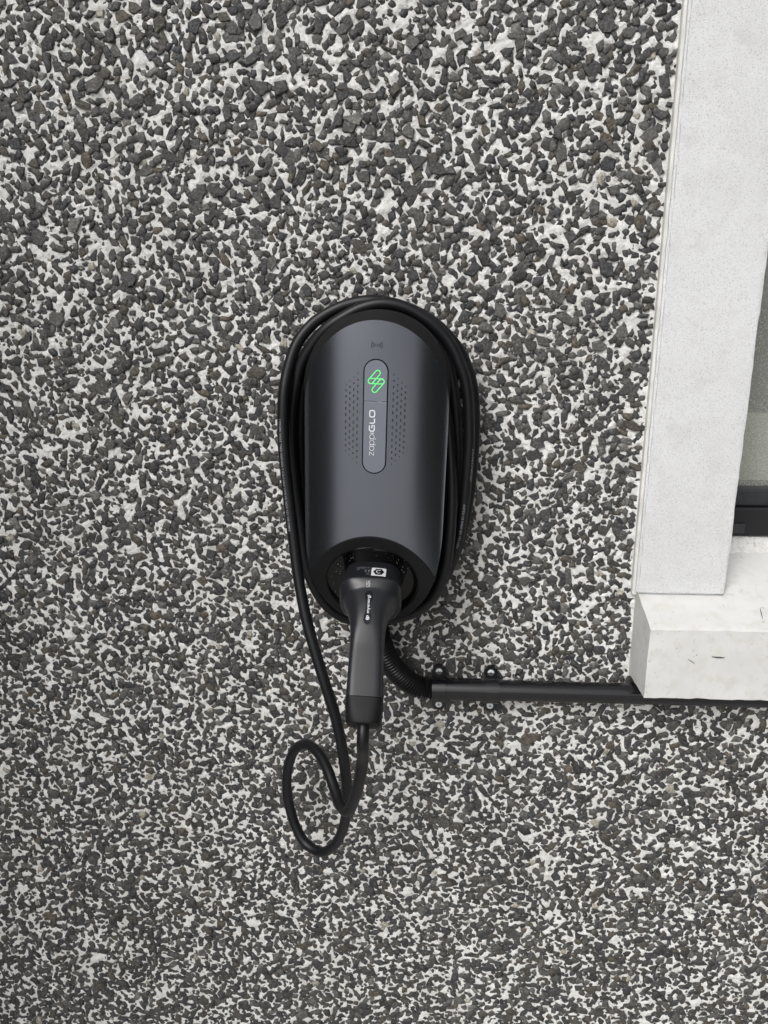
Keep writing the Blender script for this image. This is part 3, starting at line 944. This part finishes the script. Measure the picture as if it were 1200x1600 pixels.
v2, f2 = text2d('myenergi', .0048, .0); bl.add(on_plug(place_v(v2, .0002, .0496), .0009), f2)
for a in (20, 140, 260):
    v2, f2 = stroke2d(arc(.0002 + .0009 * math.cos(rad(a)), .0626 + .0011 * math.sin(rad(a)), .0009, 0, 330, 10), .0006, True); bl.add(on_plug(v2, .0009), f2)
bl.build('badge_lettering', M['whiteink'], plug)

# cable: one continuous run from the charger's base, round the body four times, down the left, one loop, into the collar
Minv = (Matrix.Translation(CH.location) @ CH.rotation_euler.to_matrix().to_4x4()).inverted()
Mfwd = Matrix.Translation(CH.location) @ CH.rotation_euler.to_matrix().to_4x4()
run = [
    (578, 940, .012), (620, 945, .014), (660, 925, .018), (690, 885, .024), (706, 830, .030), (714, 770, .036), (716, 700, .042), (713, 650, .046), (707, 600, .046), (696, 555, .045),
    (676, 522, .045), (645, 499, .045), (600, 489, .045), (558, 493, .046), (522, 510, .046), (494, 540, .045), (476, 590, .042), (470, 650, .036), (471, 720, .030), (476, 790, .026),
    (488, 860, .026), (508, 910, .030), (540, 942, .040),
    # second turn: comes round the bottom in front and tucks in behind the cover on the right
    (575, 958, .054), (605, 966, .064), (632, 963, .070), (655, 953, .072), (674, 937, .074), (688, 912, .078), (698, 877, .080), (702.5, 842, .080), (706, 790, .076), (705, 737, .068),
    (699, 660, .052), (688, 595, .042), (668, 535, .034), (632, 508, .030), (590, 499, .028), (545, 506, .028), (508, 538, .027), (488, 590, .025), (478, 660, .022), (478, 740, .018), (484, 820, .014),
    (500, 880, .013), (525, 925, .014), (560, 947, .018), (600, 952, .026), (640, 945, .034), (675, 925, .042),
    # third turn: over the top in front
    (696, 900, .048), (708, 872, .053), (717, 840, .056), (724.5, 790, .059), (730, 737, .060), (733, 680, .060), (731.5, 630, .060), (727, 595, .060), (718, 568, .060), (707.5, 544, .060),
    (694, 524.5, .060), (676, 506.5, .061), (652, 490, .062), (625, 478, .063), (595, 474.5, .064), (565, 481, .065), (538, 494.5, .066), (511, 512.5, .066), (490, 535, .064), (470.5, 568, .062),
    (463, 597, .060), (457, 635, .056), (456, 690, .052), (462, 760, .048), (470, 820, .046), (478, 880, .046), (490, 916, .046), (509, 945, .044), (530, 962, .042), (565, 972, .036),
    (605, 970, .030), (645, 955, .024), (680, 925, .022),
    # last turn, outermost on the right, then down the left as the free tail
    (706, 880, .022), (724, 825, .026), (735, 760, .030), (741, 690, .035), (741.5, 640, .037), (738.5, 605, .038), (732, 580, .039), (722, 555, .040), (708, 534, .042), (684, 509, .044),
    (650, 487, .046), (612, 474, .048), (575, 470, .050), (540, 477, .051), (514, 488.5, .053), (488.5, 506, .056), (464.5, 536, .061), (450, 578, .068), (443.5, 615, .074), (442, 660, .078),
    (444, 710, .082), (449, 760, .086), (457, 830, .094), (466, 900, .106), (478, 965, .120), (493, 1020, .132), (510, 1075, .142), (524, 1120, .146), (534, 1165, .148), (540, 1210, .146),
    (543, 1245, .142), (541, 1272, .134), (534, 1300, .122), (520, 1323, .108), (500, 1331, .094), (477, 1317, .082), (459, 1283, .072), (449, 1240, .066), (450, 1200, .070), (462, 1170, .082),
    (480, 1163, .098), (497, 1176, .118), (512, 1203, .140), (524, 1237, .162), (534, 1262, .182), (544, 1267, .198), (553, 1250, .210), (562, 1217, .222), (567, 1185, .231)]
pts = [Minv @ at(*p) for p in run] + [tail1 + Vector((0, -.002, -.012)), tail1, tail0]
CR = .0065
CC = spline(pts, .0022)
tv, tf = tube(CC, CR, 18)
cable = mobj('cable', tv, tf, M['rubber'], LEAD, True, 60)
# printed line on the cable: text bent along it
T_, N_, B_ = frames(CC)
SL_ = np.concatenate([[0], np.cumsum(np.linalg.norm(np.diff(CC, axis=0), axis=1))])
cam_l = Minv @ CPOS
def cable_text(txt, px, py, size, side, flip, near):
    """print on the strand nearest the given point; side = lateral angle from the camera-facing line"""
    tgt = np.array(tuple(Minv @ at(px, py, near)))
    i0 = int(np.argmin(np.linalg.norm(CC - tgt, axis=1)))
    V2, F2 = text2d(txt, size, .0, 'LEFT', 1.25)
    out = []
    for x, y in V2:
        s = SL_[i0] + (x if not flip else -x)
        c = np.array([np.interp(s, SL_, CC[:, k]) for k in range(3)]); t = np.array([np.interp(s, SL_, T_[:, k]) for k in range(3)]); t /= np.linalg.norm(t)
        tv_ = np.array(tuple(cam_l)) - c; tv_ -= t * (tv_ @ t); tv_ /= np.linalg.norm(tv_)
        b = np.cross(t, tv_)
        a = side + (y if not flip else -y) / CR
        out.append(c + (CR + .00012) * (math.cos(a) * tv_ + math.sin(a) * b))
    mobj('cable_print', out, F2, M['cableink'], cable)
cable_text('62893 IEC 123 CQC EV-EYU 3x6+1x0.5 S 450/750V GB/T 33594 V059011', 455, 830, .0034, .55, True, .094)
cable_text('VOLEX CE 62893 IEC 123 CQC', 724, 785, .0034, .15, True, .059)
cable_text('3x6+1x0.5 S 450/750V', 731, 700, .0034, .9, True, .060)

# ------------------------------------------------------------------ conduit along the wall
PZ = at(779, 1078.5, .024).z; PD = .024; PRAD = .0136
pipe = empty('conduit_pipe', (at(700, 1078, PD).x, 0, 0))
tag(pipe, 'straight glossy black conduit pipe running under the window sill', 'conduit')
x0 = at(674.5, 1078, PD).x; x1 = at(779, 1078, PD).x; ox = pipe.location.x
def xtube(name, a, b, r, m, parent, seg=28, bev=.0006, off=0.0):
    C_ = np.array([(a - off, -PD, PZ), (a + bev - off, -PD, PZ), (b - bev - off, -PD, PZ), (b - off, -PD, PZ)])
    v, f = tube(C_, [r - bev, r, r, r - bev], seg)
    return mobj(name, v, f, m, parent, True, 40)
xtube('pipe', x0 + .03, 2.2, PRAD, M['pvc'], pipe, off=ox)
xtube('coupler', x0 + .004, x1 - .004, PRAD + .0014, M['pvc'], pipe, off=ox)
flex = empty('flexible_conduit', at(690, 1080, 0))
tag(flex, 'ribbed black flexible conduit curving from charger base to the pipe', 'conduit')
fc = spline([at(584, 940, .030), at(588, 975, .032), at(597, 1010, .032), at(611, 1038, .030), at(631, 1060, .027), at(655, 1074, .025)] + [Vector((x0 - .006, -PD, PZ)), Vector((x0 + .022, -PD, PZ))], .00042)
pitch = 10
rad_f = [.0134 + .0018 * math.cos(2 * math.pi * i / pitch) for i in range(len(fc))]
tv, tf = tube(fc - np.array(tuple(flex.location)), rad_f, 24)
mobj('ribbed_tube', tv, tf, M['flex'], flex, True, 60)
# saddle clips
def clip_thing(pxl, pxr, label):
    a, b = at(pxl, 1078, PD).x, at(pxr, 1078, PD).x
    cx, hw = (a + b) / 2, (b - a) / 2
    t = empty('pipe_clip', (cx, 0, PZ)); tag(t, label, 'pipe clip', 'clips holding the conduit to the wall')
    ri, ro = PRAD + .0016, PRAD + .0038
    V, F = [], []
    for k in range(25):
        th = math.pi * k / 24
        for r in (ri, ro):
            for x in (-hw, hw): V.append((x, -PD - r * math.sin(th), r * math.cos(th)))
    for k in range(24):
        o0 = k * 4
        F += [(o0 + 2, o0 + 3, o0 + 7, o0 + 6), (o0, o0 + 4, o0 + 5, o0 + 1), (o0, o0 + 2, o0 + 6, o0 + 4), (o0 + 1, o0 + 5, o0 + 7, o0 + 3)]
    strap = mobj('strap', V, F, M['pvc'], t, True, 40)
    for sgn in (1, -1):
        # cheek from the strap back to the wall, then a rounded lug flat on the wall
        m_ = MB()
        z0, z1 = (ri, ro) if sgn > 0 else (-ro, -ri)
        m_.box(-hw, hw, -PD, -.004, min(z0, z1), max(z0, z1))
        zc = (at(685, 1050, .010).z if sgn > 0 else at(683, 1101, .010).z) - PZ
        out2 = [(-hw, sgn * (ro - .0005)), (-hw, zc)] + [(-hw * math.cos(math.pi * k / 14), zc + sgn * hw * math.sin(math.pi * k / 14)) for k in range(1, 14)] + [(hw, zc), (hw, sgn * (ro - .0005))]
        n_ = len(out2)
        m_.add([(x, -.0085, z) for x, z in out2] + [(x, -.0035, z) for x, z in out2], [tuple(range(n_)), tuple(range(n_, 2 * n_))] + [(i, (i + 1) % n_, n_ + (i + 1) % n_, n_ + i) for i in range(n_)])
        lug = m_.build('lug', M['pvc'], t, True, 35)
        # cross-head screw
        sv_, sf_ = [], []
        n2 = 20
        for (r, y) in ((.0045, -.0085), (.0045, -.0093), (.0040, -.0099), (.0018, -.0101)):
            for k in range(n2): sv_.append((r * math.cos(2 * math.pi * k / n2), y, zc + r * math.sin(2 * math.pi * k / n2)))
        for i in range(3):
            for k in range(n2): sf_.append((i * n2 + k, i * n2 + (k + 1) % n2, (i + 1) * n2 + (k + 1) % n2, (i + 1) * n2 + k))
        sf_.append(tuple(3 * n2 + k for k in range(n2)))
        sc = mobj('screw', sv_, sf_, M['screw'], t, True, 40)
        cr_ = MB()
        ang = random.uniform(0, 1.5)
        for q_ in (ang, ang + math.pi / 2):
            dx, dz = math.cos(q_), math.sin(q_)
            L_, W_ = .0024, .0004
            cr_.add([(dx * L_ - dz * W_, -.01025, zc + dz * L_ + dx * W_), (dx * L_ + dz * W_, -.01025, zc + dz * L_ - dx * W_), (-dx * L_ + dz * W_, -.01025, zc - dz * L_ - dx * W_), (-dx * L_ - dz * W_, -.01025, zc - dz * L_ + dx * W_)], [(0, 1, 2, 3)])
        cr_.build('screw_slot', M['slot'], sc)
clip_thing(675, 696.5, 'black pipe clip at the ribbed end of the conduit, nearer the charger')
clip_thing(756.5, 779, 'black pipe clip on the straight pipe, nearer the window sill')
